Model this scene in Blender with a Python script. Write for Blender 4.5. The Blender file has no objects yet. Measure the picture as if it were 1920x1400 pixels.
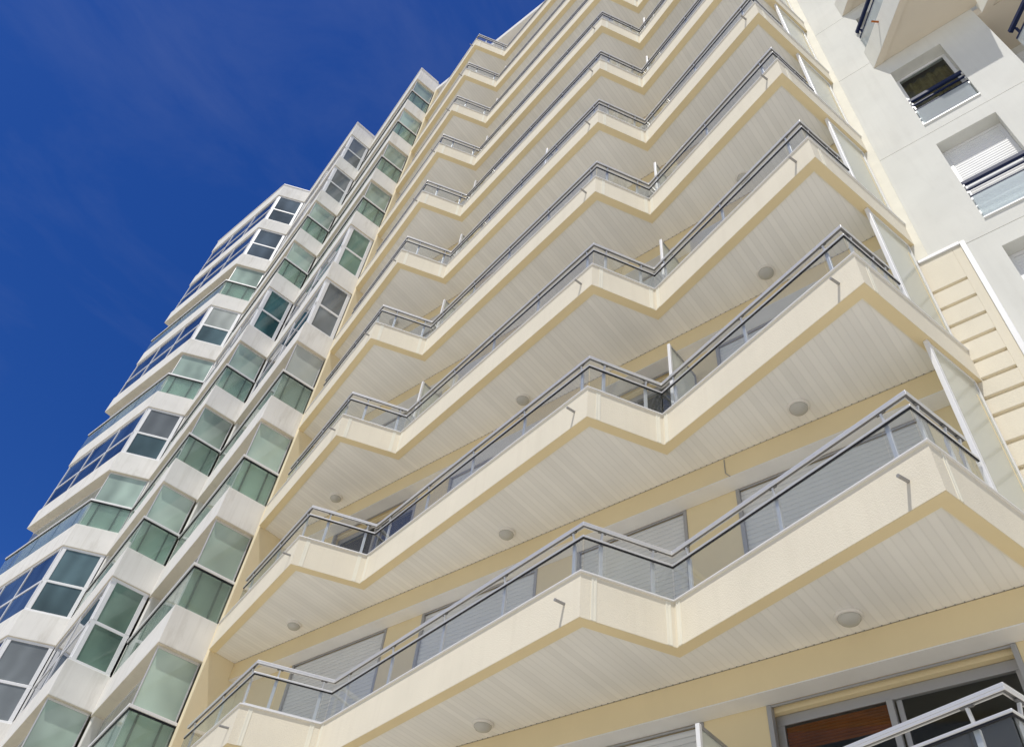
import bpy, bmesh, math, random
from mathutils import Vector, Matrix
random.seed(7)
S = bpy.context.scene
COL = S.collection
R = math.radians

# ------------------------------------------------------------------ materials
def newmat(name):
    m = bpy.data.materials.new(name); m.use_nodes = True
    n = m.node_tree.nodes; l = m.node_tree.links
    return m, n, l, n['Principled BSDF']

def stucco(name, col, var=0.06, rough=0.9, bump=0.35, scale=90.0, stains=0.0, stain_col=(0.35, 0.31, 0.25), big=1.3, dist=0.006, streak=0.0):
    m, n, l, b = newmat(name)
    tc = n.new('ShaderNodeNewGeometry')
    n1 = n.new('ShaderNodeTexNoise'); n1.inputs['Scale'].default_value = big; n1.inputs['Detail'].default_value = 5
    l.new(tc.outputs['Position'], n1.inputs['Vector'])
    mp = n.new('ShaderNodeMapRange'); mp.inputs[1].default_value = 0.3; mp.inputs[2].default_value = 0.7
    mp.inputs[3].default_value = 1 - var; mp.inputs[4].default_value = 1 + var
    l.new(n1.outputs['Fac'], mp.inputs[0])
    mx = n.new('ShaderNodeMix'); mx.data_type = 'RGBA'; mx.blend_type = 'MULTIPLY'; mx.inputs[0].default_value = 1
    mx.inputs[6].default_value = (*col, 1)
    l.new(mp.outputs[0], mx.inputs[7])
    out = mx.outputs[2]
    if stains > 0:
        mapn = n.new('ShaderNodeMapping'); mapn.inputs['Scale'].default_value = (2.2, 2.2, 0.55)
        l.new(tc.outputs['Position'], mapn.inputs['Vector'])
        n3 = n.new('ShaderNodeTexNoise'); n3.inputs['Scale'].default_value = 1.6; n3.inputs['Detail'].default_value = 8; n3.inputs['Roughness'].default_value = 0.68
        l.new(mapn.outputs[0], n3.inputs['Vector'])
        r3 = n.new('ShaderNodeMapRange'); r3.inputs[1].default_value = 0.54; r3.inputs[2].default_value = 0.80; r3.inputs[3].default_value = 0; r3.inputs[4].default_value = stains
        l.new(n3.outputs['Fac'], r3.inputs[0])
        m2 = n.new('ShaderNodeMix'); m2.data_type = 'RGBA'; m2.inputs[7].default_value = (*stain_col, 1)
        l.new(r3.outputs[0], m2.inputs[0]); l.new(out, m2.inputs[6]); out = m2.outputs[2]
    if streak > 0:                                  # rain streaks running down the render
        ms = n.new('ShaderNodeMapping'); ms.inputs['Scale'].default_value = (9, 9, 0.35); l.new(tc.outputs['Position'], ms.inputs['Vector'])
        n4 = n.new('ShaderNodeTexNoise'); n4.inputs['Scale'].default_value = 1.0; n4.inputs['Detail'].default_value = 6; n4.inputs['Roughness'].default_value = 0.6
        l.new(ms.outputs[0], n4.inputs['Vector'])
        r4 = n.new('ShaderNodeMapRange'); r4.inputs[1].default_value = 0.50; r4.inputs[2].default_value = 0.75; r4.inputs[3].default_value = 0; r4.inputs[4].default_value = streak
        l.new(n4.outputs['Fac'], r4.inputs[0])
        m4 = n.new('ShaderNodeMix'); m4.data_type = 'RGBA'; m4.inputs[7].default_value = (*stain_col, 1)
        l.new(r4.outputs[0], m4.inputs[0]); l.new(out, m4.inputs[6]); out = m4.outputs[2]
    l.new(out, b.inputs['Base Color'])
    b.inputs['Roughness'].default_value = rough
    b.inputs['Specular IOR Level'].default_value = 0.25
    if bump > 0:
        n2 = n.new('ShaderNodeTexNoise'); n2.inputs['Scale'].default_value = scale; n2.inputs['Detail'].default_value = 3
        l.new(tc.outputs['Position'], n2.inputs['Vector'])
        bp = n.new('ShaderNodeBump'); bp.inputs['Strength'].default_value = bump; bp.inputs['Distance'].default_value = dist
        l.new(n2.outputs['Fac'], bp.inputs['Height']); l.new(bp.outputs[0], b.inputs['Normal'])
    return m

def metal(name, col, rough=0.4, metallic=0.75):
    m, n, l, b = newmat(name)
    g = n.new('ShaderNodeNewGeometry'); nz = n.new('ShaderNodeTexNoise'); nz.inputs['Scale'].default_value = 14
    l.new(g.outputs['Position'], nz.inputs['Vector'])
    mp = n.new('ShaderNodeMapRange'); mp.inputs[3].default_value = rough - 0.07; mp.inputs[4].default_value = rough + 0.1
    l.new(nz.outputs['Fac'], mp.inputs[0]); l.new(mp.outputs[0], b.inputs['Roughness'])
    b.inputs['Base Color'].default_value = (*col, 1); b.inputs['Metallic'].default_value = metallic
    return m

def plain(name, col, rough=0.5, spec=0.5, var=0.04):
    return stucco(name, col, var=var, rough=rough, bump=0, big=3.0)

def clear_glass(name, tint, ior=1.5, haze=0.0, haze_col=(0.75, 0.78, 0.78), rough=0.01, refl=0.7):
    m, n, l, b = newmat(name)
    n.remove(b)
    out = n['Material Output']
    t = n.new('ShaderNodeBsdfTransparent'); t.inputs[0].default_value = (*tint, 1)
    g = n.new('ShaderNodeBsdfGlossy'); g.inputs['Roughness'].default_value = rough; g.inputs[0].default_value = (1, 1, 1, 1)
    f0 = n.new('ShaderNodeFresnel'); ge = n.new('ShaderNodeNewGeometry')
    io = n.new('ShaderNodeMapRange'); io.inputs[3].default_value = ior; io.inputs[4].default_value = 1/ior   # same reflection from either side of the sheet
    l.new(ge.outputs['Backfacing'], io.inputs[0]); l.new(io.outputs[0], f0.inputs[0])
    f = n.new('ShaderNodeMath'); f.operation = 'MULTIPLY'; f.inputs[1].default_value = refl; l.new(f0.outputs[0], f.inputs[0])
    base = t.outputs[0]
    if haze > 0:
        d = n.new('ShaderNodeBsdfDiffuse'); d.inputs[0].default_value = (*haze_col, 1)
        tr = n.new('ShaderNodeBsdfTranslucent'); tr.inputs[0].default_value = (*haze_col, 1)
        dm = n.new('ShaderNodeMixShader'); dm.inputs[0].default_value = 0.5
        l.new(d.outputs[0], dm.inputs[1]); l.new(tr.outputs[0], dm.inputs[2])
        hm = n.new('ShaderNodeMixShader'); hm.inputs[0].default_value = haze
        l.new(base, hm.inputs[1]); l.new(dm.outputs[0], hm.inputs[2]); base = hm.outputs[0]
    mx = n.new('ShaderNodeMixShader'); l.new(f.outputs[0], mx.inputs[0]); l.new(base, mx.inputs[1]); l.new(g.outputs[0], mx.inputs[2])
    l.new(mx.outputs[0], out.inputs[0])
    return m

def window_pane(name, col, rough=0.06, var=0.25, scale=0.9, ior=1.52):
    """glass with a blind or curtain close behind it: body tint also holds painted reflections, under a mirror-like face"""
    m, n, l, b = newmat(name)
    g = n.new('ShaderNodeNewGeometry')
    mp0 = n.new('ShaderNodeMapping'); mp0.inputs['Rotation'].default_value = (0, 0, 0.8); mp0.inputs['Scale'].default_value = (1.0, 1.0, 0.6)
    l.new(g.outputs['Position'], mp0.inputs['Vector'])
    nz = n.new('ShaderNodeTexNoise'); nz.inputs['Scale'].default_value = scale; nz.inputs['Detail'].default_value = 2
    l.new(mp0.outputs[0], nz.inputs['Vector'])
    mp = n.new('ShaderNodeMapRange'); mp.inputs[1].default_value = 0.35; mp.inputs[2].default_value = 0.65; mp.inputs[3].default_value = 1 - var; mp.inputs[4].default_value = 1 + var
    l.new(nz.outputs['Fac'], mp.inputs[0])
    mx = n.new('ShaderNodeMix'); mx.data_type = 'RGBA'; mx.blend_type = 'MULTIPLY'; mx.inputs[0].default_value = 1; mx.inputs[6].default_value = (*col, 1)
    oi = n.new('ShaderNodeObjectInfo'); ri = n.new('ShaderNodeMapRange'); ri.inputs[3].default_value = 0.82; ri.inputs[4].default_value = 1.18
    l.new(oi.outputs['Random'], ri.inputs[0])                       # no two blinds quite alike
    wv = n.new('ShaderNodeTexWave'); wv.inputs['Scale'].default_value = 1.1; wv.inputs['Distortion'].default_value = 3.5; wv.inputs['Detail'].default_value = 2   # soft folds of the curtain behind the glass
    l.new(g.outputs['Position'], wv.inputs['Vector'])
    rw = n.new('ShaderNodeMapRange'); rw.inputs[3].default_value = 0.90; rw.inputs[4].default_value = 1.08; l.new(wv.outputs['Fac'], rw.inputs[0])
    k1 = n.new('ShaderNodeMath'); k1.operation = 'MULTIPLY'; l.new(mp.outputs[0], k1.inputs[0]); l.new(ri.outputs[0], k1.inputs[1])
    k2 = n.new('ShaderNodeMath'); k2.operation = 'MULTIPLY'; l.new(k1.outputs[0], k2.inputs[0]); l.new(rw.outputs[0], k2.inputs[1])
    l.new(k2.outputs[0], mx.inputs[7]); l.new(mx.outputs[2], b.inputs['Base Color'])
    b.inputs['Roughness'].default_value = rough; b.inputs['IOR'].default_value = ior
    n2 = n.new('ShaderNodeTexNoise'); n2.inputs['Scale'].default_value = 1.7
    l.new(g.outputs['Position'], n2.inputs['Vector'])
    bp = n.new('ShaderNodeBump'); bp.inputs['Strength'].default_value = 0.05; bp.inputs['Distance'].default_value = 0.02
    l.new(n2.outputs['Fac'], bp.inputs['Height']); l.new(bp.outputs[0], b.inputs['Normal'])
    return m

def slatted(name, col):
    """white ceiling boards, 8 cm wide, running out from the wall (grooves along y)"""
    m = stucco(name, col, var=0.05, rough=0.55, bump=0, big=0.8)
    n = m.node_tree.nodes; l = m.node_tree.links; b = n['Principled BSDF']
    g = n.new('ShaderNodeNewGeometry'); sx = n.new('ShaderNodeSeparateXYZ'); l.new(g.outputs['Position'], sx.inputs[0])
    dv = n.new('ShaderNodeMath'); dv.operation = 'DIVIDE'; dv.inputs[1].default_value = 0.083; l.new(sx.outputs[0], dv.inputs[0])
    fr = n.new('ShaderNodeMath'); fr.operation = 'FRACT'; l.new(dv.outputs[0], fr.inputs[0])
    pp = n.new('ShaderNodeMath'); pp.operation = 'PINGPONG'; pp.inputs[1].default_value = 0.5; l.new(fr.outputs[0], pp.inputs[0])
    mp = n.new('ShaderNodeMapRange'); mp.inputs[1].default_value = 0.02; mp.inputs[2].default_value = 0.13; mp.clamp = True
    l.new(pp.outputs[0], mp.inputs[0])
    old = b.inputs['Base Color'].links[0].from_socket
    mx = n.new('ShaderNodeMix'); mx.data_type = 'RGBA'; mx.blend_type = 'MULTIPLY'; mx.inputs[0].default_value = 1
    rg = n.new('ShaderNodeMapRange'); rg.inputs[3].default_value = 0.925; rg.inputs[4].default_value = 1.0
    l.new(mp.outputs[0], rg.inputs[0]); l.new(old, mx.inputs[6]); l.new(rg.outputs[0], mx.inputs[7]); l.new(mx.outputs[2], b.inputs['Base Color'])
    # each board a slightly different tone
    fl = n.new('ShaderNodeMath'); fl.operation = 'FLOOR'; l.new(dv.outputs[0], fl.inputs[0])
    wn = n.new('ShaderNodeTexWhiteNoise'); wn.noise_dimensions = '2D'
    zf = n.new('ShaderNodeMath'); zf.operation = 'DIVIDE'; zf.inputs[1].default_value = 2.8; l.new(sx.outputs[2], zf.inputs[0])
    zr = n.new('ShaderNodeMath'); zr.operation = 'ROUND'; l.new(zf.outputs[0], zr.inputs[0])
    cb = n.new('ShaderNodeCombineXYZ'); l.new(fl.outputs[0], cb.inputs[0]); l.new(zr.outputs[0], cb.inputs[1]); l.new(cb.outputs[0], wn.inputs['Vector'])
    r2 = n.new('ShaderNodeMapRange'); r2.inputs[3].default_value = 0.955; r2.inputs[4].default_value = 1.03; l.new(wn.outputs[0], r2.inputs[0])
    m3 = n.new('ShaderNodeMix'); m3.data_type = 'RGBA'; m3.blend_type = 'MULTIPLY'; m3.inputs[0].default_value = 1
    l.new(mx.outputs[2], m3.inputs[6]); l.new(r2.outputs[0], m3.inputs[7]); l.new(m3.outputs[2], b.inputs['Base Color'])
    bp = n.new('ShaderNodeBump'); bp.inputs['Strength'].default_value = 0.22; bp.inputs['Distance'].default_value = 0.003
    l.new(mp.outputs[0], bp.inputs['Height']); l.new(bp.outputs[0], b.inputs['Normal'])
    return m

CREAM = (0.80, 0.69, 0.465)
M = {}
M['cream'] = stucco('cream stucco', (0.83, 0.765, 0.62), var=0.03, bump=0.65, scale=75, stains=0.10, stain_col=(0.50, 0.43, 0.32), dist=0.006, streak=0.09)
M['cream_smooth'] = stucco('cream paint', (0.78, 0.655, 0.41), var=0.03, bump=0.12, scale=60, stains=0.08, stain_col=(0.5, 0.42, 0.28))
M['cream_side'] = stucco('cream side wall', (0.83, 0.725, 0.51), var=0.03, bump=0.2, scale=60, stains=0.1, stain_col=(0.5, 0.42, 0.3))
M['cream_bead'] = plain('pale cream trim', (0.85, 0.815, 0.69), 0.7)
M['soffit'] = slatted('white ceiling boards', (0.84, 0.825, 0.785))
M['underside'] = plain('white painted underside', (0.80, 0.79, 0.77), 0.7)
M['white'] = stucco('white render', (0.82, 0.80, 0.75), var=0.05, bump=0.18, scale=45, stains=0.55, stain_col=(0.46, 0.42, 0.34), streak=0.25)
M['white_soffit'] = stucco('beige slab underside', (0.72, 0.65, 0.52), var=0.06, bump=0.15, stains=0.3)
M['right'] = stucco('off-white render', (0.76, 0.755, 0.70), var=0.04, bump=0.15, scale=50, stains=0.30, stain_col=(0.55, 0.53, 0.48), streak=0.15)
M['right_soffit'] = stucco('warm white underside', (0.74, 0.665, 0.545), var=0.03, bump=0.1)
M['coping'] = metal('pale metal coping', (0.84, 0.83, 0.82), 0.5, 0.1)
M['alu'] = metal('brushed aluminium', (0.74, 0.735, 0.725), 0.40, 0.45)
M['alu_dark'] = metal('grey aluminium', (0.42, 0.42, 0.43), 0.45, 0.55)
M['whiteframe'] = metal('white lacquered frame', (0.84, 0.84, 0.84), 0.35, 0.0)
M['post_green'] = plain('dark green post', (0.035, 0.065, 0.055), 0.5)
M['slot'] = plain('dark grey rail slot', (0.17, 0.17, 0.17), 0.6)
M['gasket'] = plain('black rubber gasket', (0.015, 0.016, 0.022), 0.5)
M['glass'] = clear_glass('clear railing glass', (0.955, 0.97, 0.97), 1.45, haze=0.05, haze_col=(0.74, 0.77, 0.79), refl=0.6)
M['guard_glass'] = clear_glass('pale guard glass', (0.85, 0.92, 0.93), 1.5, haze=0.55, haze_col=(0.90, 0.93, 0.95), refl=0.8)
M['frost'] = clear_glass('frosted screen glass', (0.86, 0.90, 0.86), 1.45, haze=0.72, haze_col=(0.90, 0.91, 0.86), rough=0.15)
M['balu_glass'] = clear_glass('green balustrade glass', (0.925, 0.97, 0.95), 1.5, haze=0.20, haze_col=(0.62, 0.74, 0.66))
M['green'] = window_pane('pale green pane', (0.38, 0.485, 0.415), ior=1.75)  # tint of the curtains plus pale reflections put into the colour
M['green_dark'] = window_pane('dark green pane', (0.13, 0.205, 0.165), var=0.4)
M['pale_pane'] = window_pane('pale grey pane', (0.42, 0.45, 0.42), var=0.15)
M['slate'] = window_pane('slate blue pane', (0.085, 0.135, 0.15), var=0.3)
M['sky_pane'] = window_pane('painted sky reflection pane', (0.035, 0.06, 0.105), var=0.6, rough=0.02)  # blue of the reflected sky is put into the body colour
M['teal'] = window_pane('teal pane', (0.06, 0.155, 0.16), var=0.4)
M['blue_pane'] = window_pane('blue grey pane', (0.09, 0.12, 0.15), var=0.35)
M['grey_pane'] = window_pane('grey pane', (0.19, 0.21, 0.22), var=0.2)
M['dark_pane'] = clear_glass('room window glass', (0.72, 0.75, 0.75), 1.5, refl=0.35)
M['room'] = plain('room wall', (0.30, 0.28, 0.25), 0.9)
M['shutter'] = plain('grey white shutter slats', (0.68, 0.685, 0.68), 0.6)
M['shutter_white'] = plain('white shutter slats', (0.84, 0.84, 0.83), 0.5)
M['wood'] = stucco('brown wooden blind', (0.50, 0.15, 0.035), var=0.25, rough=0.55, bump=0.1, scale=20, big=4)
M['curtain'] = stucco('ochre curtain', (0.30, 0.24, 0.10), var=0.4, rough=0.9, bump=0, big=5)
M['blue'] = plain('dark blue lacquer', (0.012, 0.022, 0.075), 0.6)
M['lampglass'] = plain('opal lamp glass', (0.50, 0.49, 0.45), 0.25)
M['lampring'] = plain('white lamp ring', (0.76, 0.73, 0.68), 0.4)
M['spout'] = plain('grey spout pipe', (0.34, 0.33, 0.32), 0.5)
M['paving'] = stucco('pale promenade paving', (0.56, 0.54, 0.48), var=0.1, bump=0.2, scale=8, big=0.4)
M['lintel'] = M['cream_smooth']

# ------------------------------------------------------------------ mesh helpers
class MB:
    def __init__(s): s.v = []; s.f = []
    def box(s, x0, x1, y0, y1, z0, z1):
        i = len(s.v)
        s.v += [(x, y, z) for z in (z0, z1) for (x, y) in ((x0, y0), (x1, y0), (x1, y1), (x0, y1))]
        s.f += [[i, i+3, i+2, i+1], [i+4, i+5, i+6, i+7], [i, i+1, i+5, i+4], [i+1, i+2, i+6, i+5], [i+2, i+3, i+7, i+6], [i+3, i, i+4, i+7]]
        return s
    def prism(s, poly, z0, z1):
        i = len(s.v); n = len(poly)
        s.v += [(p[0], p[1], z0) for p in poly] + [(p[0], p[1], z1) for p in poly]
        s.f += [list(range(i+n-1, i-1, -1)), list(range(i+n, i+2*n))]
        for k in range(n):
            j = (k+1) % n
            s.f.append([i+k, i+j, i+n+j, i+n+k])
        return s
    def bar(s, a, b, w, h, up=(0, 0, 1)):
        """rectangular bar from a to b; w across, h along up"""
        a = Vector(a); b = Vector(b); d = (b-a).normalized(); u = Vector(up); r = d.cross(u)
        if r.length < 1e-6: u = Vector((0, 1, 0)); r = d.cross(u)
        r.normalize(); u = r.cross(d)
        i = len(s.v)
        for p in (a, b):
            for (c1, c2) in ((-1, -1), (1, -1), (1, 1), (-1, 1)):
                s.v.append(tuple(p + r*(c1*w/2) + u*(c2*h/2)))
        s.f += [[i, i+1, i+2, i+3], [i+7, i+6, i+5, i+4], [i, i+4, i+5, i+1], [i+1, i+5, i+6, i+2], [i+2, i+6, i+7, i+3], [i+3, i+7, i+4, i]]
        return s
    def tube(s, a, b, r, n=10):
        a = Vector(a); b = Vector(b); d = (b-a).normalized(); u = Vector((0, 0, 1)) if abs(d.z) < .9 else Vector((1, 0, 0))
        p = d.cross(u).normalized(); q = p.cross(d); i = len(s.v)
        for c in (a, b):
            for k in range(n):
                t = 2*math.pi*k/n; s.v.append(tuple(c + p*(r*math.cos(t)) + q*(r*math.sin(t))))
        s.f += [list(range(i+n-1, i-1, -1)), list(range(i+n, i+2*n))]
        for k in range(n):
            j = (k+1) % n; s.f.append([i+k, i+j, i+n+j, i+n+k])
        return s
    def lathe(s, prof, n=28, c=(0, 0, 0)):
        i = len(s.v)
        for (r, z) in prof:
            for k in range(n):
                t = 2*math.pi*k/n; s.v.append((c[0]+r*math.cos(t), c[1]+r*math.sin(t), c[2]+z))
        for a in range(len(prof)-1):
            for k in range(n):
                j = (k+1) % n; s.f.append([i+a*n+k, i+a*n+j, i+(a+1)*n+j, i+(a+1)*n+k])
        s.f.append([i+k for k in range(n)]); s.f.append([i+(len(prof)-1)*n+k for k in range(n)])
        return s
    def build(s, name, mat, parent=None, bevel=0.0, smooth=False, org=(0, 0, 0)):
        me = bpy.data.meshes.new(name)
        me.from_pydata([(x-org[0], y-org[1], z-org[2]) for x, y, z in s.v], [], s.f)
        bm = bmesh.new(); bm.from_mesh(me); bmesh.ops.recalc_face_normals(bm, faces=bm.faces)
        if smooth:
            for f in bm.faces: f.smooth = True
        bm.to_mesh(me); bm.free(); me.update()
        me.materials.append(mat)
        o = bpy.data.objects.new(name, me); COL.objects.link(o)
        if parent: o.parent = parent
        if bevel:
            md = o.modifiers.new('bevel', 'BEVEL'); md.width = bevel; md.segments = 2; md.limit_method = 'ANGLE'; md.angle_limit = R(40)
        return o

def empty(name, loc, label, cat, group=None):
    o = bpy.data.objects.new(name, None); COL.objects.link(o); o.location = loc; o.empty_display_size = 0.3
    o['label'] = label; o['category'] = cat
    if group: o['group'] = group
    return o
def copy_tree(o, parent=None):
    c = o.copy(); COL.objects.link(c)
    if parent: c.parent = parent
    for ch in list(o.children): copy_tree(ch, c)
    return c

def unit(a, b):
    d = (b[0]-a[0], b[1]-a[1]); L = math.hypot(*d); return (d[0]/L, d[1]/L), L
def offset(pts, o, start=None, end=None):
    """offset an open polyline to its left by o (inward); start/end = x or y plane the ends slide on: ('x', v) / ('y', v)"""
    segs = []
    for a, b in zip(pts, pts[1:]):
        u, L = unit(a, b); n = (-u[1], u[0])
        segs.append(((a[0]+n[0]*o, a[1]+n[1]*o), u, (b[0]+n[0]*o, b[1]+n[1]*o)))
    def on(seg, pl):
        (p, u, q) = seg
        if pl[0] == 'x': t = (pl[1]-p[0])/u[0]
        else: t = (pl[1]-p[1])/u[1]
        return (p[0]+u[0]*t, p[1]+u[1]*t)
    out = [on(segs[0], start) if start else segs[0][0]]
    for s1, s2 in zip(segs, segs[1:]):
        p, u, _ = s1; q, w, _ = s2
        den = u[0]*w[1]-u[1]*w[0]
        t = ((q[0]-p[0])*w[1]-(q[1]-p[1])*w[0])/den
        out.append((p[0]+u[0]*t, p[1]+u[1]*t))
    out.append(on(segs[-1], end) if end else segs[-1][2])
    return out
def strip(mb, pts, o0, o1, z0, z1, start=None, end=None):
    A_ = offset(pts, o0, start, end); B_ = offset(pts, o1, start, end)
    i = len(mb.v); n = len(A_)
    for z in (z0, z1):
        mb.v += [(p[0], p[1], z) for p in A_]; mb.v += [(p[0], p[1], z) for p in B_]
    a0, b0, a1, b1 = i, i+n, i+2*n, i+3*n
    for k in range(n-1):
        mb.f += [[a0+k, a0+k+1, a1+k+1, a1+k], [b0+k+1, b0+k, b1+k, b1+k+1], [a0+k+1, a0+k, b0+k, b0+k+1], [a1+k, a1+k+1, b1+k+1, b1+k]]
    mb.f += [[a0, b0, b1, a1][::-1], [a0+n-1, b0+n-1, b1+n-1, a1+n-1]]
    return mb
def along(pts, k, s, o=0.0):
    u, L = unit(pts[k], pts[k+1]); n = (-u[1], u[0])
    return (pts[k][0]+u[0]*s+n[0]*o, pts[k][1]+u[1]*s+n[1]*o), u, n, L

# ------------------------------------------------------------------ camera, light, sky
Fp = (5.22560406, 5.62385704)                     # facade corner, the origin of this scene
cam_pitch, cam_roll, fpx = 0.844180223, 0.141733095, 1544.91384
k_ = math.sqrt(0.5)
def to_local(v):                                   # survey axes -> scene axes
    return Vector((k_*v[0]-k_*v[1], k_*v[0]+k_*v[1], v[2]))
f_ = Vector((0, math.cos(cam_pitch), math.sin(cam_pitch))); r_ = Vector((1, 0, 0)); u_ = r_.cross(f_)
c_, s_ = math.cos(cam_roll), math.sin(cam_roll)
right = to_local(c_*r_ + s_*u_); up = to_local(-s_*r_ + c_*u_); fwd = to_local(f_)
cd = bpy.data.cameras.new('camera'); cam = bpy.data.objects.new('camera', cd); COL.objects.link(cam)
EYE = 1.6
cp = to_local((-Fp[0], -Fp[1], 0))
mw = Matrix((right, up, -fwd)).transposed().to_4x4(); mw.translation = (cp.x, cp.y, EYE)
cam.matrix_world = mw
cd.sensor_fit = 'HORIZONTAL'; cd.sensor_width = 36; cd.lens = 36*fpx/1920; cd.clip_end = 3000; cd.clip_start = 0.05
S.camera = cam

SUN = Vector((0.126, -0.465, 1.0)).normalized()
sd = bpy.data.lights.new('sun', 'SUN'); sd.energy = 4.0; sd.angle = R(0.53); sd.color = (1.0, 0.965, 0.91)
so = bpy.data.objects.new('sun', sd); COL.objects.link(so); so.rotation_euler = (-SUN).to_track_quat('-Z', 'Y').to_euler()
so.location = (0, -20, 60)
w = bpy.data.worlds.new('World'); S.world = w; w.use_nodes = True
wn = w.node_tree.nodes; wl = w.node_tree.links
bg = wn['Background']; sky = wn.new('ShaderNodeTexSky'); sky.sky_type = 'NISHITA'; sky.sun_disc = False
sky.sun_elevation = math.asin(SUN.z); sky.sun_rotation = math.atan2(SUN.x, SUN.y)
sky.air_density = 0.9; sky.dust_density = 0.35; sky.ozone_density = 4.0; sky.altitude = 300
SKY_LO, SKY_HI = 1.6, 3.0
# thin streaks of high cloud
tcw = wn.new('ShaderNodeTexCoord'); mpw = wn.new('ShaderNodeMapping'); mpw.inputs['Scale'].default_value = (2.0, 0.9, 2.2); mpw.inputs['Rotation'].default_value = (0.3, 0.5, 0.9)
wl.new(tcw.outputs['Generated'], mpw.inputs['Vector'])
nzw = wn.new('ShaderNodeTexNoise'); nzw.inputs['Scale'].default_value = 2.6; nzw.inputs['Detail'].default_value = 7; nzw.inputs['Roughness'].default_value = 0.62; nzw.inputs['Distortion'].default_value = 0.6
wl.new(mpw.outputs[0], nzw.inputs['Vector'])
mrw = wn.new('ShaderNodeMapRange'); mrw.inputs[1].default_value = 0.50; mrw.inputs[2].default_value = 0.82; mrw.inputs[3].default_value = 0; mrw.inputs[4].default_value = 0.05
wl.new(nzw.outputs['Fac'], mrw.inputs[0])
mxw = wn.new('ShaderNodeMix'); mxw.data_type = 'RGBA'; mxw.inputs[7].default_value = (7.5, 7.8, 8.2, 1)
wl.new(mrw.outputs[0], mxw.inputs[0])
hs = wn.new('ShaderNodeHueSaturation'); hs.inputs['Hue'].default_value = 0.519; hs.inputs['Saturation'].default_value = 1.325; hs.inputs['Value'].default_value = 1.27
wl.new(sky.outputs[0], hs.inputs['Color'])
# deep blue away from the sun, paling towards the horizon and the sun
bw = wn.new('ShaderNodeRGBToBW'); wl.new(sky.outputs[0], bw.inputs[0])
pale = wn.new('ShaderNodeHueSaturation'); pale.inputs['Saturation'].default_value = 0.5; wl.new(sky.outputs[0], pale.inputs['Color'])
lr = wn.new('ShaderNodeMapRange'); lr.interpolation_type = 'SMOOTHSTEP'; lr.inputs[1].default_value = SKY_LO; lr.inputs[2].default_value = SKY_HI; wl.new(bw.outputs[0], lr.inputs[0])
mp2 = wn.new('ShaderNodeMix'); mp2.data_type = 'RGBA'; wl.new(lr.outputs[0], mp2.inputs[0]); wl.new(hs.outputs[0], mp2.inputs[6]); wl.new(pale.outputs[0], mp2.inputs[7])
wl.new(mp2.outputs[2], mxw.inputs[6]); wl.new(mxw.outputs[2], bg.inputs[0]); bg.inputs[1].default_value = 0.10
S.view_settings.view_transform = 'Standard'; S.view_settings.look = 'None'; S.view_settings.exposure = -0.18; S.view_settings.gamma = 1
S.render.engine = 'CYCLES'; S.cycles.max_bounces = 10; S.cycles.transparent_max_bounces = 24; S.cycles.diffuse_bounces = 5

# ------------------------------------------------------------------ ground
g = MB(); g.v = [(-900, -900, 0), (900, -900, 0), (900, 900, 0), (-900, 900, 0)]; g.f = [[0, 1, 2, 3]]
go = g.build('pavement', M['paving']); go['kind'] = 'structure'

# ================================================================== cream apartment building
H = 2.8
Z1 = 4.50058 + EYE                                 # underside of the lowest complete balcony
HP = 0.54
P, A, B, C, D, E, F = (-13.078, -1.009), (-9.641, -1.973), (-9.065, -1.02), (-3.979, -2.022), (-3.462, -1.08), (-0.495, -2.003), (0.0, 0.0)
LINE = [P, A, B, C, D, E, F]
ST, EN = ('x', -13.0), ('y', 0.0)
NB = 11                                            # balcony floors 0..10
cream = empty('apartment_building', (0, 0, 0), 'tall cream apartment building with zigzag balconies and silver glass railings', 'building')
ZR = Z1 + 10*H - 0.02                              # roof slab
# core, side wall
WY = -0.20                                         # plane of the window wall
mb = MB(); mb.box(-13.25, 0.08, 2.4, 9, 0, ZR+H); mb.build('core_wall', M['cream_smooth'], cream)
mb = MB(); mb.box(-13.10, -13.0, -1.0, 2.4, 0, ZR+0.02); mb.build('side_wall', M['cream_side'], cream)
mb = MB(); mb.box(-12.99, -0.001, -0.455, 2.39, 0, Z1-H-0.003); mb.build('base_wall', M['cream_smooth'], cream)
# narrow pale strip up the joint with the neighbour, and grooved pilaster
mb = MB(); mb.box(-0.10, 0.085, -0.03, 2.4, 9.75+EYE, ZR+1.0); mb.build('corner_strip', M['cream_bead'], cream, bevel=0.006)
pil = MB(); pil.box(-0.10, 0.52, 0.02, 0.4, 0, 9.66+EYE)
gz = [6.02, 6.37, 6.77, 7.04, 7.32, 7.62, 7.98, 8.31, 8.66, 9.01]
zs = [0.0] + [v+EYE for v in gz] + [9.655+EYE]
for a, b in zip(zs, zs[1:]):
    pil.box(-0.10, 0.36, -0.03, 0.019, a+(0.028 if a else 0), b-0.028 if b < 9.65+EYE else b)
pil.box(0.3602, 0.47, -0.03, 0.019, 0, 9.655+EYE)
pil.build('pilaster', M['cream'], cream, bevel=0.004)
tr = MB(); tr.box(0.4702, 0.535, -0.055, 0.0, 0, 9.70+EYE); tr.box(-0.06, 0.4698, -0.055, 0.0, 9.66+EYE, 9.72+EYE)
tr.build('pilaster_trim', M['whiteframe'], cream, bevel=0.005)
# roof
rf = MB(); rf.box(-13.12, 0.08, -1.0, 2.39, ZR+0.02, ZR+0.35)
rf.build('roof', M['underside'], cream, bevel=0.01)
rp = MB(); rp.box(-13.0, -0.12, -0.455, -0.2, ZR-0.3, ZR+0.015); rp.build('roof_beam', M['cream_smooth'], cream)

OPEN = [(-11.49, -9.16), (-8.38, -6.12), (-5.43, -3.70), (-3.0, -0.67)]
WTOP, WBOT = 2.487, 0.22
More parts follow.
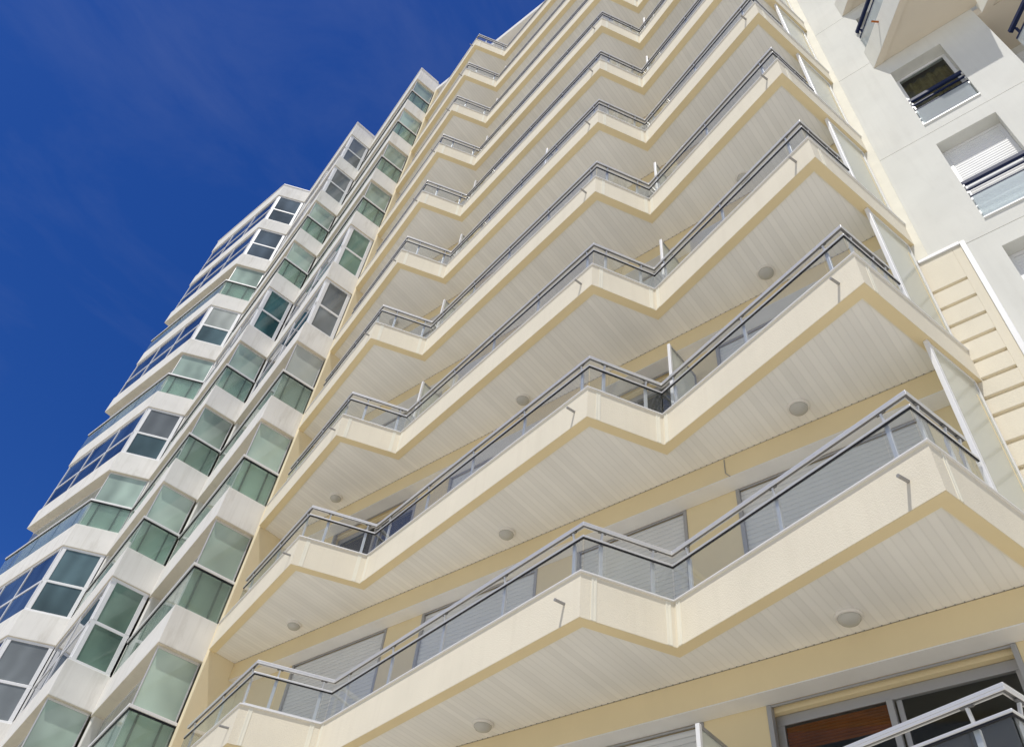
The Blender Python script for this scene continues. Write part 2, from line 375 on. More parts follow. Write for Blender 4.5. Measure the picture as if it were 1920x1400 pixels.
# ---- one balcony with all its sub-parts (level origin = underside of the slab)
def make_balcony():
    o = MB()
    strip(o, LINE, 0.0, 0.15, 0.0, HP-0.0225, ST, EN)
    inner = offset(LINE, 0.1505, ST, EN)
    o.prism(inner + [(-0.06, 0.0), (-0.06, -0.2), (-13.0, -0.2)][:0] + [(-0.001, -0.199), (-13.0, -0.199)][:0] + [(inner[-1][0], -0.19), (-13.0, -0.19)], 0.024, 0.2)
    bal = o.build('balcony', M['cream'], cream)
    e = MB()
    strip(e, LINE, 0.004, 0.136, -0.006, -0.0005, ('x', -12.998), ('y', -0.03)); e.build('edge_band', M['cream_smooth'], bal)
    s = MB(); si = offset(LINE, 0.152, ('x', -12.995), ('y', -0.0))
    s.prism([p for p in si[:-1]] + [along(LINE, 5, 1.60, 0.152)[0], (si[-1][0]-0.15, -0.456), (-12.99, -0.456)], 0.012, 0.0235)
    s.build('ceiling_boards', M['soffit'], bal)
    m = MB()
    bx = -0.9
    x = -12.85
    while x < -0.35:                                # fixing notches where the boards meet the beam
        m.box(x-0.006, x+0.006, -0.470, -0.4600, 0.006, 0.0115); x += 0.083
    m.build('board_clip', M['spout'], bal)['kind'] = 'stuff'
    c = MB(); strip(c, LINE, -0.022, 0.175, HP-0.022, HP-0.004, ('x', -12.997), ('y', -0.02)); c.build('coping', M['coping'], bal, bevel=0.004)
    # vertical beads
    for k, ss in ((1, (0.15, 1.00)), (3, (0.15, 1.00)), (5, (0.20,)), (0, ()), (2, (0.06,)), (4, (0.06,))):
        for q in ss:
            p, u, n, L = along(LINE, k, q, 0)
            b = MB()
            for j, ww, dd in ((-0.020, 0.020, 0.012), (0.0, 0.0199, 0.005), (0.020, 0.020, 0.012)):
                b.bar((p[0]+u[0]*j, p[1]+u[1]*j, 0.004), (p[0]+u[0]*j, p[1]+u[1]*j, HP-0.03), ww, dd, up=(n[0], n[1], 0))
            b.build('corner_bead', M['cream_bead'], bal)
    # drain spouts
    for k, q, zz in ((0, 3.39, 0.255), (2, 4.95, 0.245), (4, 2.843, 0.266)):
        p, u, n, L = along(LINE, k, q, 0)
        t = MB(); t.tube((p[0]-n[0]*-0.01, p[1]+n[1]*0.01, zz), (p[0]-n[0]*0.13, p[1]-n[1]*0.13, zz-0.012), 0.017)
        t.build('drain_spout', M['spout'], bal, smooth=False)
    # railing
    RL = offset(LINE, 0.05)
    p0 = along(RL, 0, 0.70)[0]; p1 = along(RL, 5, 0.86)[0]; p1b = along(RL, 5, 1.0)[0]
    path = [p0] + RL[1:6] + [p1]; pathm = [p0] + RL[1:6] + [p1b]
    h = MB(); strip(h, path, -0.024, 0.024, 1.170, 1.20)
    strip(h, path, -0.024, -0.015, 1.148, 1.1695); strip(h, path, 0.015, 0.024, 1.148, 1.1695)
    h.build('handrail', M['alu'], bal, bevel=0.006)
    h = MB(); strip(h, path, -0.0145, 0.0145, 1.160, 1.1695); h.build('rail_slot', M['slot'], bal)
    h = MB(); strip(h, pathm, -0.016, 0.016, 1.005, 1.031); h.build('mid_rail', M['alu'], bal, bevel=0.006)
    h = MB(); strip(h, pathm, -0.011, 0.011, 0.992, 1.0045); h.build('glazing_gasket', M['gasket'], bal)
    h = MB(); strip(h, pathm, -0.016, 0.016, HP-0.0035, HP+0.035); h.build('bottom_rail', M['alu'], bal, bevel=0.004)
    posts = {0: (1.05, 2.25, 3.36), 1: (0.36, 1.0), 2: (0.37, 1.47, 2.62, 3.8, 4.98), 3: (0.26, 0.88), 4: (0.19, 1.46, 2.78), 5: (0.22, 0.62, 0.84)}
    for k, ss in posts.items():
        for q in ss:
            p, u, n, L = along(LINE, k, q, 0.05 + 0.034)
            t = MB()
            t.bar((p[0], p[1], HP-0.003), (p[0], p[1], 1.0), 0.044, 0.028, up=(n[0], n[1], 0))
            pm = (p[0]-n[0]*0.034, p[1]-n[1]*0.034)
            t.bar((p[0], p[1], 1.0), (pm[0], pm[1], 1.15), 0.024, 0.024, up=(n[0], n[1], 0))
            t.bar((p[0], p[1], 1.018), (pm[0]+n[0]*0.018, pm[1]+n[1]*0.018, 1.022), 0.05, 0.034)
            po = t.build('rail_post', M['alu'], bal, bevel=0.004)
            t = MB(); t.bar((pm[0]-u[0]*0.045, pm[1]-u[1]*0.045, 1.142), (pm[0]+u[0]*0.045, pm[1]+u[1]*0.045, 1.142), 0.026, 0.011); t.build('rail_bracket', M['slot'], bal)
    for k in range(6):
        a = pathm[k]; b_ = pathm[k+1]; u, L = unit(a, b_)
        stops = [0.0] + [q for q in posts[k]] + [L]
        if k == 0: stops = [0.0] + [q-0.70 for q in posts[0]] + [L]
        for s0, s1 in zip(stops, stops[1:]):
            if s1-s0 < 0.08: continue
            g0 = 0.012 if s0 == 0 else 0.004; g1 = 0.012 if s1 == L else 0.004
            t = MB(); t.bar((a[0]+u[0]*(s0+g0), a[1]+u[1]*(s0+g0), 0.765), (a[0]+u[0]*(s1-g1), a[1]+u[1]*(s1-g1), 0.765), 0.008, 0.44)
            t.build('glass_panel', M['glass'], bal)
    return bal
bal0 = make_balcony()
# ---- wall of one storey and its beam
def make_storey():
    wb = MB(); prof = [(-12.995, 0.205)]
    prof += [(-0.101, 0.205), (-0.101, WTOP)]
    for (a, b) in reversed(OPEN): prof += [(b, WTOP), (b, WBOT), (a, WBOT), (a, WTOP)]
    prof += [(-12.995, WTOP)]
    i = len(wb.v); nn = len(prof)
    wb.v += [(x, WY, z) for x, z in prof] + [(x, 0.10, z) for x, z in prof]
    quads = []
    xs = [-12.995] + [v for ab in OPEN for v in ab] + [-0.101]
    wb.f += [list(range(nn)), list(range(2*nn-1, nn-1, -1))]
    for k in range(nn):
        j = (k+1) % nn; wb.f.append([k, nn+k, nn+j, j])
    wall = wb.build('wall', M['cream_smooth'], cream)
    be = MB(); be.prism([(-12.995, -0.455), (-0.262, -0.455), (-0.20, -0.199), (-0.20, 0.10), (-12.995, 0.10)], WTOP+0.004, 2.806); be.build('beam', M['cream_smooth'], wall)
    un = MB(); un.prism([(-12.99, -0.452), (-0.266, -0.452), (-0.206, -0.203), (-12.99, -0.203)], WTOP-0.008, WTOP+0.0035); un.build('beam_underside', M['underside'], wall)
    rm = MB()
    rm.box(-12.99, -0.11, 1.6, 1.7, 0.2, 2.8)
    for x in (-8.8, -5.8, -3.35): rm.box(x-0.05, x+0.05, 0.101, 1.6, 0.2, 2.8)
    rm.box(-12.99, -0.11, 0.101, 1.6, 2.79, 2.8)
    rm.build('room', M['room'], wall)
    return wall
sto0 = make_storey()
def slats(x0, x1, y, z0, z1, pitch=0.068):
    m = MB(); n = max(1, int(round((z1-z0)/pitch))); p = (z1-z0)/n
    for k in range(n):
        a = z0+k*p; i = len(m.v)
        prof = [(y+0.008, a), (y-0.001, a+0.006), (y-0.005, a+p*0.5), (y-0.001, a+p-0.006), (y+0.008, a+p-0.001)]
        for x in (x0, x1):
            m.v += [(x, yy, zz) for yy, zz in prof]
        nn = len(prof)
        for j in range(nn-1): m.f.append([i+j, i+nn+j, i+nn+j+1, i+j+1])
        m.f.append([i+nn-1, i+2*nn-1, i+nn, i])
        m.f.append(list(range(i, i+nn))); m.f.append(list(range(i+2*nn-1, i+nn-1, -1)))
    return m
def make_window(x0, x1, state, blind=None):
    """frame in the opening; state = how far the shutter is down (0..1)"""
    fr = MB(); zt, zb = WTOP-0.012, WBOT
    fr.box(x0+0.001, x0+0.05, WY-0.012, WY+0.06, zb, zt); fr.box(x1-0.05, x1-0.001, WY-0.012, WY+0.06, zb, zt)    # shutter guides
    fr.box(x0+0.0505, x1-0.0505, WY-0.004, WY+0.02, zt-0.022, zt)
    y = WY+0.13; xi0, xi1 = x0+0.02, x1-0.02
    fr.box(xi0, xi1, y, y+0.06, zt-0.16, zt-0.06)
    fr.box(xi0, xi1, y, y+0.06, zb, zb+0.08)
    fr.box(xi0, xi0+0.08, y, y+0.06, zb+0.081, zt-0.161); fr.box(xi1-0.08, xi1, y, y+0.06, zb+0.081, zt-0.161)
    xm = (x0+x1)/2
    fr.box(xm-0.055, xm+0.005, y-0.02, y+0.03, zb+0.081, zt-0.161); fr.box(xm+0.02, xm+0.07, y+0.031, y+0.058, zb+0.081, zt-0.161)
    wdw = fr.build('window', M['alu_dark'], cream, bevel=0.004)
    li = MB(); li.box(x0+0.001, x1-0.001, WY+0.062, WY+0.30, zt-0.055, zt+0.011); li.build('window_head', M['cream_smooth'], wdw)
    for a, b, yy in ((xi0+0.081, xm-0.056, y+0.01), (xm+0.071, xi1-0.081, y+0.04)):
        g = MB(); g.box(a, b, yy, yy+0.008, zb+0.082, zt-0.162); g.build('pane', M['dark_pane'], wdw)
    if state > 0:
        z0 = zt-0.025-(zt-0.025-zb)*state
        slats(x0+0.051, x1-0.051, WY+0.03, z0, zt-0.024).build('roller_shutter', M['shutter'], wdw)
    if blind == 'wood':
        b = slats(xi0+0.082, xm-0.058, y+0.04, zt-0.40, zt-0.165, 0.03); b.build('wooden_blind', M['wood'], wdw)
    if blind == 'curtain':
        b = MB(); n = 40
        for k in range(n):
            xa = xi0+0.1+(xi1-xi0-0.2)*k/n; xb = xi0+0.1+(xi1-xi0-0.2)*(k+1)/n
            b.bar((xa, y+0.2+0.03*math.sin(k*1.3), zb+1.2), (xb, y+0.2+0.03*math.sin((k+1)*1.3), zb+1.2), 0.004, 2.0)
        b.build('curtain', M['curtain'], wdw)
    return wdw
STATE = [[1, 1, 1, 0], [1, 1, 1, 1], [0, 0.35, 0, 0.55], [1, 0.5, 0.2, 0.7], [0.3, 1, 1, 0.6], [1, 1, 0.4, 1], [1, 0, 1, 0.3], [0.5, 1, 1, 1], [1, 1, 0, 1], [1, 0.4, 1, 1], [1, 1, 1, 0.6]]
protos = {}
for lev in range(NB):
    z = Z1+(lev-1)*H
    b = bal0 if lev == 0 else copy_tree(bal0, cream); b.location = (0, 0, z) if lev else (-0.09, 0, z+0.06)   # the lowest one sits a little off the others
    s = sto0 if lev == 0 else copy_tree(sto0, cream); s.location = (0, 0, z)
    for k, (x0, x1) in enumerate(OPEN):
        st = STATE[lev][k]; bl = 'wood' if (lev, k) == (0, 3) else None
        key = (k, st, bl)
        if key in protos: wdw = copy_tree(protos[key], cream)
        else: wdw = protos[key] = make_window(x0, x1, st, bl)
        wdw.location = (0, 0, z)

cb = MB(); zc = Z1+H-0.02; cb.tube((-2.98, -0.462, zc), (-2.985, -0.462, zc-0.22), 0.006, 6); cb.tube((-2.985, -0.462, zc-0.22), (-2.93, -0.462, zc-0.30), 0.006, 6)
cb.build('cable', M['spout'], cream)
FLOOR = {0: 'balcony at the bottom of the picture'}
for i_, w_ in enumerate(('lowest full', 'second full', 'third full', 'fourth full', 'fifth full', 'sixth full', 'seventh full', 'eighth full', 'ninth full')): FLOOR[i_+1] = w_ + ' balcony from the bottom'
# ---- ceiling lamps (hang from the underside of each balcony)
def make_lamp():
    r = empty('ceiling_lamp', (0, 0, 0), '', 'lamp', 'round lamps under the balconies')
    MB().lathe([(0.128, 0.0), (0.130, -0.02), (0.122, -0.032), (0.105, -0.034)]).build('lamp_ring', M['lampring'], r, smooth=False)
    MB().lathe([(0.108, -0.03), (0.104, -0.05), (0.085, -0.075), (0.05, -0.092), (0.012, -0.097)]).build('lamp_shade', M['lampglass'], r, smooth=True)
    return r
lamp0 = None
WHERE = [(-10.95, 'left end'), (-6.28, 'middle'), (-1.83, 'right part')]
for lev, ks in ((1, (1, 2)), (2, (0, 1, 2)), (3, (0, 1, 2)), (4, (2,)), (5, (0,))):
    for k in ks:
        if lamp0 is None: lamp0 = make_lamp(); o = lamp0
        else: o = copy_tree(lamp0)
        o.location = (WHERE[k][0], -0.765, Z1+(lev-1)*H+0.012)
        o['label'] = 'round lamp under the ' + WHERE[k][1] + ' of the ' + FLOOR[lev]
# ---- frosted wind screens at the right end of each balcony
def make_screen():
    r = empty('wind_screen', (0, 0, 0), '', 'screen', 'frosted wind screens at the right end of the balconies')
    def at(s, o=0.06): return along(LINE, 5, s, o)
    p, u, n, L = at(1.11); z0, z1 = HP-0.003, 2.79
    org = (p[0], p[1], HP)
    t = MB(); t.bar((p[0], p[1], z0), (p[0], p[1], z1), 0.06, 0.05, up=(n[0], n[1], 0)); t.build('screen_post', M['whiteframe'], r, bevel=0.004, org=org)
    a = at(1.142)[0]; b = at(1.96)[0]
    t = MB(); t.bar((a[0], a[1], z1-0.015), (b[0], b[1], z1-0.015), 0.03, 0.03); t.bar((a[0], a[1], z0+0.02), (b[0], b[1], z0+0.02), 0.03, 0.03)
    t.bar((b[0], b[1], z0+0.036), (b[0], b[1], z1-0.031), 0.028, 0.03, up=(n[0], n[1], 0)); t.build('screen_frame', M['coping'], r, org=org)
    a = at(1.143)[0]; b = at(1.944)[0]
    t = MB(); t.bar((a[0], a[1], (z0+z1)/2), (b[0], b[1], (z0+z1)/2), 0.008, z1-z0-0.07); t.build('screen_glass', M['frost'], r, org=org)
    return r, org
scr0, sorg = make_screen()
for lev in range(1, 9):
    o = scr0 if lev == 1 else copy_tree(scr0)
    o.location = (sorg[0], sorg[1], Z1+(lev-1)*H+sorg[2])
    o['label'] = 'frosted wind screen at the right end of the ' + FLOOR[lev]
# ---- dividing screens between flats
def make_divider():
    r = empty('privacy_screen', (0, 0, 0), '', 'screen', 'white framed privacy screens between the flats')
    d = 0.74; z0, z1 = 0.0, 1.86                     # origin: foot of the front post, screen runs back to the wall (+y)
    MB().box(-0.022, 0.022, 0, 0.045, z0, z1).build('screen_post', M['whiteframe'], r, bevel=0.003)
    t = MB(); t.box(-0.018, 0.018, 0.046, d, z1-0.035, z1); t.box(-0.018, 0.018, d-0.03, d, z0, z1-0.036); t.box(-0.018, 0.018, 0.046, d-0.031, z0, z0+0.04)
    t.build('screen_frame', M['alu_dark'], r)
    t = MB(); t.box(-0.004, 0.004, 0.047, d-0.032, z0+0.041, z1-0.036); t.build('screen_glass', M['frost'], r)
    return r
div0 = None
for x, y, levs, txt in ((-3.37, -0.955, (0, 2, 3, 4, 6, 7), 'in the right inner corner of the '), (-9.0, -0.885, (3, 4, 5, 6, 7, 8, 9), 'in the left inner corner of the '), (-5.85, -1.45, (5,), 'behind the middle of the ')):
    for lev in levs:
        if div0 is None: div0 = make_divider(); o = div0
        else: o = copy_tree(div0)
        o.location = (x, y, Z1+(lev-1)*H+0.203)
        if y < -1.2: o.scale = (1, 1.6, 1)
        o['label'] = 'privacy screen ' + txt + FLOOR[lev]

# ================================================================== white building with stepped bays
bays = empty('bay_window_building', (-20.0, 0.0, 0), 'white building of stepped bays with green glazed windows, left of the cream building', 'building')
BORG = (-20.0, 0.0, 0.0)
Ga, Gb = (-13.25, -1.858), (-13.1002, -0.999); Ha, Hb = (-17.222, -1.794), (-17.093, -0.855); Ia, Ib = (-22.157, -1.757), (-21.462, -0.796); J = (-27.331, -1.668); Jb = (-27.36, -0.40)
BAYS = [  # name, outline from left to right (left end, peak, right end), z offset of the slab, roof parapet top above it
    dict(pts=[Hb, Ga, Gb], off=-0.207, top=1.02, hp=0.772),
    dict(pts=[Ib, Ha, Hb], off=-0.129, top=1.10, hp=0.79),
    dict(pts=[J, Ia, Ib], off=-0.093, top=0.94, hp=0.764)]
cw = MB(); cw.box(-27.2, -13.26, 0.3, 9, 0, Z1+10*H+0.4); cw.build('core_wall', M['white'], bays, org=BORG)
for (fx, fy) in (Hb, Ib):
    fm = MB(); fm.box(fx+0.005, fx+0.13, fy+0.03, 0.29, 0.2, Z1+10*H-0.3); fm.build('party_wall', M['white'], bays, org=BORG)
TYPES = [  # window kind above the wall panel of each floor 0..10 (A: glazing set back behind a glass balustrade, B: enclosed flush in white frames)
    'AAAAABBAAAA', 'ABABAABAABB'[:2]+'BAAABAABB', 'AABABABABBB'[:11]]
TYPES[1] = 'AABAAABAABB'
TYPES[2] = 'ABABABABABB'
# c3: floors n = k+2:  k=0 B, 1 B, 2 A, 3 B, 4 A, 5 B, 6 A, 7 B, 8 B
TYPES[2] = 'BABBABABABB'
PANES = [
    ['green', 'green', 'green', 'green', 'pale_pane', 'grey_pane', 'green_dark', 'green', 'green', 'green', 'green'],
    ['green', 'green', 'green_dark', 'green', 'green', 'green', 'teal', 'green', 'green', 'grey_pane', 'grey_pane'],
    ['grey_pane', 'green', 'grey_pane', 'slate', 'green', 'grey_pane|slate', 'green', 'pale_pane|slate', 'green', 'blue_pane', 'blue_pane']]  # the pale upper pane is a white reflection put into the colour
for bi, bay in enumerate(BAYS):
    L_, K_, R_ = bay['pts']
    last = bi == 2
    pts = ([Jb, J] if last else [L_]) + [K_, R_]
    back = [(R_[0], 0.28), (pts[0][0], 0.28)]
    for n in range(0, 12):
        zb = Z1+(n-1)*H+bay['off']
        h = bay['hp'] if n < 11 else bay['top']
        org = (K_[0], K_[1], zb)
        m = MB(); m.prism(pts+back, 0.012, h)
        po = m.build('wall_panel', M['white'], bays, bevel=0.008)
        po.location = (-BORG[0], -BORG[1], zb)
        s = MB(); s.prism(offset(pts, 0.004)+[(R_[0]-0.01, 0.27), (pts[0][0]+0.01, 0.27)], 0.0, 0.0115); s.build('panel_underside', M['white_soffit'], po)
        if n == 11:
            c = MB(); strip(c, pts, -0.03, 0.25, h+0.001, h+0.035); c.build('coping', M['coping'], po)
            continue
        z0, z1 = h, H                               # window zone, relative to the slab
        kind = TYPES[bi][n]; pn = PANES[bi][n].split('|'); pane = M[pn[0]]; pane_low = M[pn[-1]]
        segs = [(pts[i], pts[i+1]) for i in range(len(pts)-1)]
        if kind == 'A':
            inl = 0.27; inf = 0.09
            # set back glazing on the long face; the front pane reaches almost to the outer corner
            sA = offset([pts[-3], pts[-2]], inl); sB = offset([pts[-2], pts[-1]], inf)
            u1, _ = unit(*sA); u2, _ = unit(*sB); den = u1[0]*u2[1]-u1[1]*u2[0]
            t = ((sB[0][0]-sA[0][0])*u2[1]-(sB[0][1]-sA[0][1])*u2[0])/den
            kk = (sA[0][0]+u1[0]*t, sA[0][1]+u1[1]*t)
            u, L = unit(*sB); fa = (sB[0][0]+u[0]*0.05, sB[0][1]+u[1]*0.05); L -= 0.05; nf = (-u[1], u[0])
            f = MB()
            strip(f, [sA[0], (kk[0]+nf[0]*0.07, kk[1]+nf[1]*0.07)], -0.02, 0.03, z1-0.06, z1-0.001)
            strip(f, [sA[0], (kk[0]+nf[0]*0.07, kk[1]+nf[1]*0.07)], -0.02, 0.03, z0+0.001, z0+0.05)
            strip(f, [fa, sB[1]], -0.015, 0.02, z1-0.05, z1-0.001); strip(f, [fa, sB[1]], -0.015, 0.02, z0+0.001, z0+0.05)
            f.bar((fa[0]+u[0]*0.011, fa[1]+u[1]*0.011, z0+0.051), (fa[0]+u[0]*0.011, fa[1]+u[1]*0.011, z1-0.051), 0.022, 0.03, up=(nf[0], nf[1], 0))
            f.bar((fa[0]+u[0]*(L-0.02), fa[1]+u[1]*(L-0.02), z0+0.051), (fa[0]+u[0]*(L-0.02), fa[1]+u[1]*(L-0.02), z1-0.051), 0.03, 0.03, up=(nf[0], nf[1], 0))
            wdw = f.build('window', M['alu'], bays, bevel=0.003); wdw.location = (-BORG[0], -BORG[1], zb)
            g = MB(); g.bar((fa[0]+u[0]*0.023, fa[1]+u[1]*0.023, (z0+z1)/2), (fa[0]+u[0]*(L-0.036), fa[1]+u[1]*(L-0.036), (z0+z1)/2), 0.01, z1-z0-0.105); g.build('pane', pane, wdw)
            g = MB(); g.bar((sA[0][0], sA[0][1], (z0+z1)/2), (kk[0]-u1[0]*0.02+nf[0]*0.06, kk[1]-u1[1]*0.02+nf[1]*0.06, (z0+z1)/2), 0.01, z1-z0-0.115); g.build('pane', M['pale_pane'], wdw)
            # balustrade
            zh = z0+0.86
            rl = offset(pts[-3:], 0.035); r0 = rl[0]
            if last:
                ux, _ = unit(rl[0], rl[1]); rl[0] = (rl[0][0]-ux[0]*0.15, rl[0][1]-ux[1]*0.15)
            else:
                ux, Lx = unit(rl[0], rl[1]); rl[0] = (rl[0][0]+ux[0]*0.05, rl[0][1]+ux[1]*0.05)
            hm = MB(); strip(hm, rl, -0.045, 0.03, zh, zh+0.055); hm.build('handrail', M['coping'], wdw, bevel=0.006)
            hm = MB(); strip(hm, rl, -0.02, 0.012, zh-0.03, zh-0.0005); hm.build('glazing_gasket', M['gasket'], wdw)
            for a, b in zip(rl, rl[1:]):
                u, L = unit(a, b)
                gm = MB(); gm.bar((a[0]+u[0]*0.01, a[1]+u[1]*0.01, (z0+zh)/2-0.01), (b[0]-u[0]*0.01, b[1]-u[1]*0.01, (z0+zh)/2-0.01), 0.01, zh-z0-0.03); gm.build('balustrade_glass', M['balu_glass'], wdw)
            (a, b) = rl[-2:]; u, L = unit(a, b); nn = (-u[1], u[0])
            for q in (0.22*L, 0.74*L):
                pm = MB(); c0 = (a[0]+u[0]*q+nn[0]*0.03, a[1]+u[1]*q+nn[1]*0.03)
                pm.bar((c0[0], c0[1], z0), (c0[0], c0[1], zh-0.001), 0.035, 0.02, up=(nn[0], nn[1], 0)); pm.build('balustrade_post', M['post_green'], wdw)
            nL = int(unit(rl[0], rl[1])[1]/1.3)
            (a, b) = rl[:2]; u, L = unit(a, b); nn = (-u[1], u[0])
            for q in range(nL):
                s0 = L*(q+0.6)/nL
                pm = MB(); c0 = (a[0]+u[0]*s0+nn[0]*0.03, a[1]+u[1]*s0+nn[1]*0.03)
                pm.bar((c0[0], c0[1], z0), (c0[0], c0[1], zh-0.001), 0.035, 0.02, up=(nn[0], nn[1], 0)); pm.build('balustrade_post', M['post_green'], wdw)
        else:
            rl = offset(pts, 0.06); zt = z0+0.93
            f = MB()
            strip(f, rl, -0.03, 0.03, z0+0.001, z0+0.06); strip(f, rl, -0.025, 0.03, zt-0.035, zt+0.035); strip(f, rl, -0.03, 0.03, z1-0.07, z1-0.001)
            stops_all = []
            for i in range(len(rl)-1):
                a, b = rl[i], rl[i+1]; u, L = unit(a, b); nn = (-u[1], u[0])
                front = i == len(rl)-2
                wj = 0.05
                if front: st = [0.06, L-0.06]; wj = 0.10
                else:
                    k = max(1, round(L/1.75)); st = [0.05]+[L*q/k for q in range(1, k)]+[L-0.05]
                for q in st:
                    ww = wj if q in (st[0], st[-1]) else 0.045
                    f.bar((a[0]+u[0]*q, a[1]+u[1]*q, z0+0.0605), (a[0]+u[0]*q, a[1]+u[1]*q, zt-0.0355), ww, 0.055, up=(nn[0], nn[1], 0))
                    f.bar((a[0]+u[0]*q, a[1]+u[1]*q, zt+0.0355), (a[0]+u[0]*q, a[1]+u[1]*q, z1-0.0705), ww, 0.055, up=(nn[0], nn[1], 0))
                stops_all.append((a, u, nn, st, front))
            wdw = f.build('window', M['whiteframe'], bays, bevel=0.004); wdw.location = (-BORG[0], -BORG[1], zb)
            for a, u, nn, st, front in stops_all:
                for s0, s1 in zip(st, st[1:]):
                    for zz0, zz1 in ((z0+0.06, zt-0.035), (zt+0.035, z1-0.07)):
                        g = MB(); g.bar((a[0]+u[0]*(s0+0.02), a[1]+u[1]*(s0+0.02), (zz0+zz1)/2), (a[0]+u[0]*(s1-0.02), a[1]+u[1]*(s1-0.02), (zz0+zz1)/2), 0.012, zz1-zz0)
                        g.build('pane', (pane_low if zz0 < zt-0.1 else pane) if front else M['sky_pane'], wdw)

# ================================================================== right-hand building
rb = empty('neighbour_building', (2.4, 0, 0), 'off-white rendered building on the right with dark blue railings and recessed windows', 'building')
RORG = (2.4, 0.0, 0.0)
X0, X1, W0, W1 = 0.5352, 2.38, 0.86, 1.71
joints = [0, 1.2+EYE, 4.0+EYE, 6.8+EYE, 9.665+EYE, 12.50+EYE, 15.68+EYE, 18.12+EYE, 20.9+EYE, 23.7+EYE, 26.5+EYE, 30.0+EYE]
wins = [(4.37+EYE, 6.52+EYE), (7.17+EYE, 9.32+EYE), (9.97+EYE, 12.14+EYE), (12.77+EYE, 14.90+EYE)] + [(12.77+EYE+2.8*k, 14.90+EYE+2.8*k) for k in range(1, 5)]
wm = MB()
def wall_span(x0, x1, z0, z1):
    cuts = sorted([z0, z1]+[j+d for j in joints for d in (-0.006, 0.006) if z0 < j < z1])
    for a, b in zip(cuts, cuts[1:]):
        if b-a > 0.02: wm.box(x0, x1, 0.0, 0.30, a, b)
zt_all = 30.0+EYE
wall_span(0.0852, W0, 9.745+EYE, zt_all); wall_span(X0, W0-0.0001, 0, 9.744+EYE)
wall_span(W1, X1, 0, zt_all)
zprev = 0
for a, b in wins:
    wall_span(W0+0.0002, W1-0.0002, zprev, a); zprev = b
wall_span(W0+0.0002, W1-0.0002, zprev, zt_all)
wm.build('wall', M['right'], rb, org=RORG)
bk = MB(); bk.box(0.09, 2.37, 0.75, 0.9, 0, zt_all); bk.box(0.54, 2.375, 0.28, 0.2995, 0, 0.1); bk.build('inner_wall', M['room'], rb, org=RORG)
zz = [0]+[v for ab in wins for v in ab]+[zt_all]
for a, b in zip(zz[0::2], zz[1::2]):
    jb = MB(); jb.box(W0+0.001, W1-0.001, 0.02, 0.299, a+0.001, b-0.001); jb.build('joint_backing', M['spout'], rb, org=RORG)
jb = MB(); jb.box(0.0855, W0-0.001, 0.02, 0.299, 9.75+EYE, zt_all-0.1); jb.build('joint_backing', M['spout'], rb, org=RORG)
jb = MB(); jb.box(W1+0.001, X1-0.01, 0.02, 0.299, 0.1, zt_all-0.1)
jb.build('joint_backing', M['spout'], rb, org=RORG)
for i, (za, zb) in enumerate(wins):
    f = MB(); y = 0.20; x0, x1 = W0+0.002, W1-0.002
    f.box(x0, x0+0.055, y, y+0.06, za+0.03, zb-0.06); f.box(x1-0.055, x1, y, y+0.06, za+0.03, zb-0.06); f.box(x0, x1, y, y+0.06, zb-0.059, zb-0.002); f.box(x0, x1, y, y+0.06, za, za+0.029)
    wdw = f.build('window', M['right'] if False else M['whiteframe'], rb, bevel=0.003, org=RORG)
    closed = i in (0, 2, 5, 6)
    if closed or i == 1:
        slats(x0+0.056, x1-0.056, y+0.01, za+0.03 if closed else zb-0.9, zb-0.06, 0.058).build('roller_shutter', M['shutter_white'], wdw, org=RORG)
    else:
        b = MB()
        for k in range(26):
            xa = x0+0.06+(x1-x0-0.12)*k/26; xb = x0+0.06+(x1-x0-0.12)*(k+1)/26
            b.bar((xa, y+0.16+0.025*math.sin(k*1.1), (za+zb)/2), (xb, y+0.16+0.025*math.sin((k+1)*1.1), (za+zb)/2), 0.004, zb-za-0.1)
        b.build('curtain', M['curtain'], wdw, org=RORG)
        g = MB(); g.box(x0+0.056, x1-0.056, y+0.02, y+0.028, za+0.03, zb-0.06); g.build('pane', M['dark_pane'], wdw, org=RORG)
    s = MB(); s.box(x0-0.001, x1+0.001, -0.03, 0.199, za-0.002, za+0.02) if False else s.box(W0+0.003, W1-0.003, -0.025, 0.198, za+0.001, za+0.022); s.build('sill', M['whiteframe'], wdw, org=RORG)
    # guard: thick blue rail, thin rail, glass below
    gz_ = za+1.0
    r = MB(); r.bar((W0+0.001, 0.06, gz_), (W1-0.001, 0.06, gz_), 0.05, 0.09); r.build('guard_rail', M['blue'], wdw, bevel=0.01, org=RORG)
    r = MB(); r.bar((W0+0.001, 0.06, gz_-0.17), (W1-0.001, 0.06, gz_-0.17), 0.03, 0.03); r.bar((W0+0.001, 0.06, gz_-0.34), (W1-0.001, 0.06, gz_-0.34), 0.02, 0.016); r.build('guard_bars', M['blue'], wdw, org=RORG)
    g = MB(); g.box(W0+0.02, W1-0.02, 0.056, 0.064, za+0.05, gz_-0.356); g.build('guard_glass', M['guard_glass'], wdw, org=RORG)
    for xx in (W0+0.012, W1-0.012):
        k = MB(); k.box(xx-0.006, xx+0.006, 0.092, 0.10, gz_-0.46, gz_+0.005)
        for dz in (-0.06, -0.24, -0.42): k.box(xx-0.011, xx+0.011, 0.03, 0.0915, gz_+dz-0.04, gz_+dz+0.005)
        k.build('guard_bracket', M['whiteframe'], wdw, org=RORG)
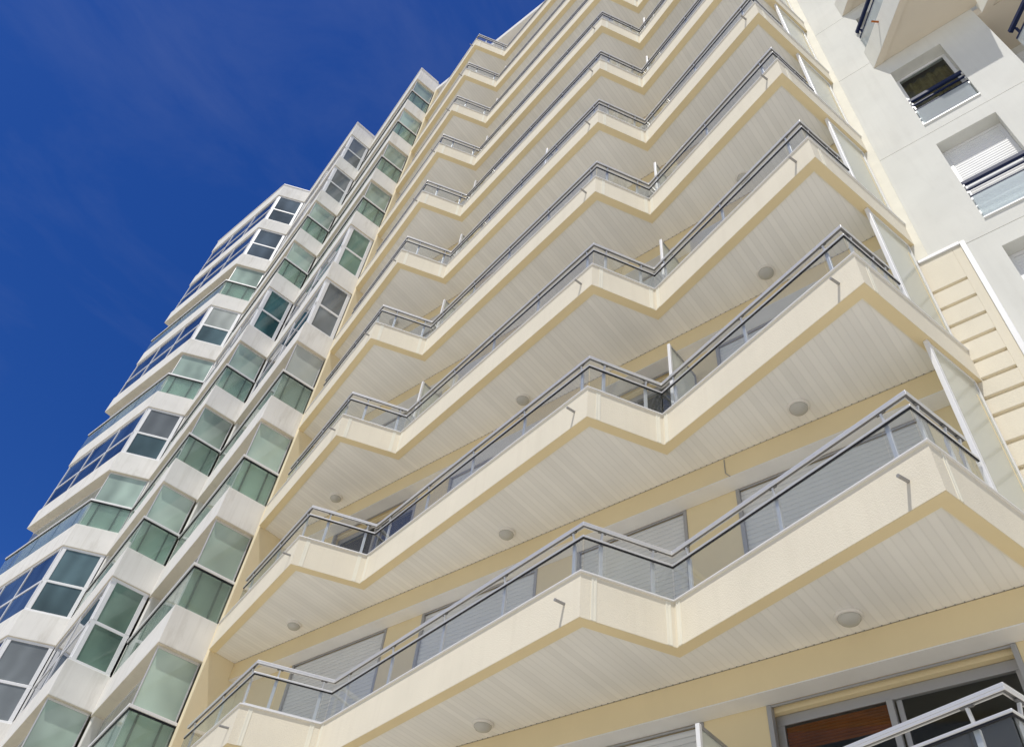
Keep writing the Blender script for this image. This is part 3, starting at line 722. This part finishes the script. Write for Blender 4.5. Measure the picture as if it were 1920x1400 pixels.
# balconies of the right-hand building: a slanting end, then a front parallel to the wall
def right_balcony(x0, z, x_end, blue=True):
    d = 0.92; q = [(x0, 0.0), (x0+d*0.96, -d), (x_end, -d), (x_end, 0.0)]
    o = MB(); strip(o, q[:3], 0.0, 0.13, 0.0, 0.79, ('y', -0.002)); o.prism(offset(q[:3], 0.1305, ('y', -0.002))+[(x_end, -0.002)], 0.03, 0.2)
    b = o.build('balcony', M['right'], rb, bevel=0.006); b.location = (-RORG[0], 0, z)
    s = MB(); s.prism(offset(q[:3], 0.131, ('y', -0.003))+[(x_end, -0.003)], 0.018, 0.0295); s.build('balcony_underside', M['right_soffit'], b)
    s = MB(); strip(s, q[:3], 0.003, 0.128, -0.008, -0.0005, ('y', -0.004)); s.build('edge_band', M['right_soffit'], b)
    rl = offset(q[:3], 0.04, ('y', -0.02))
    for nm, z0, z1, a in (('handrail', 1.64, 1.72, 0.03), ('middle_rail', 1.36, 1.395, 0.016), ('bottom_rail', 0.795, 0.83, 0.018)):
        r = MB(); strip(r, rl, -a, a, z0, z1); r.build(nm, M['blue'], b, bevel=0.005)
    g = MB(); strip(g, rl, -0.004, 0.004, 0.831, 1.359); g.build('railing_glass', M['guard_glass'], b)
    for k, ss in ((0, (0.08, 0.7, 1.2)), (1, (0.4, 1.0))):
        for t in ss:
            p, u, n, L = along(rl, k, t, 0.04)
            if t > L: continue
            r = MB(); r.bar((p[0], p[1], 0.8), (p[0], p[1], 1.64), 0.03, 0.03, up=(n[0], n[1], 0)); r.build('rail_post', M['blue'], b)
    p, u, n, L = along(q, 0, 0.62, 0)
    t = MB(); t.tube((p[0], p[1], 0.62), (p[0]-n[0]*0.13, p[1]-n[1]*0.13, 0.60), 0.018); t.build('drain_spout', M['wood'], b)
    return b
for k in range(4): right_balcony(0.68, 15.40+EYE+2.8*k, 2.50)
for k in range(-2, 4): right_balcony(2.46, 12.28+EYE+2.8*k, 5.6)
lg = MB(); lg.box(2.3805, 6.0, 0.9, 1.2, 0, zt_all); lg.build('loggia_wall', M['right'], rb, org=RORG)
for k in range(-4, 6):
    lg = MB(); lg.box(2.381, 6.0, 0.0, 0.899, 12.28+EYE+2.8*k, 12.5+EYE+2.8*k)
    lg.build('loggia_floor', M['right_soffit'], rb, org=RORG)
for k in range(-3, 6):
    z = 12.28+EYE+2.8*k
    s = slats(2.5, 4.6, 0.86, z+1.3, z+2.5, 0.05); s.build('roller_shutter', M['shutter_white'], rb, org=RORG)
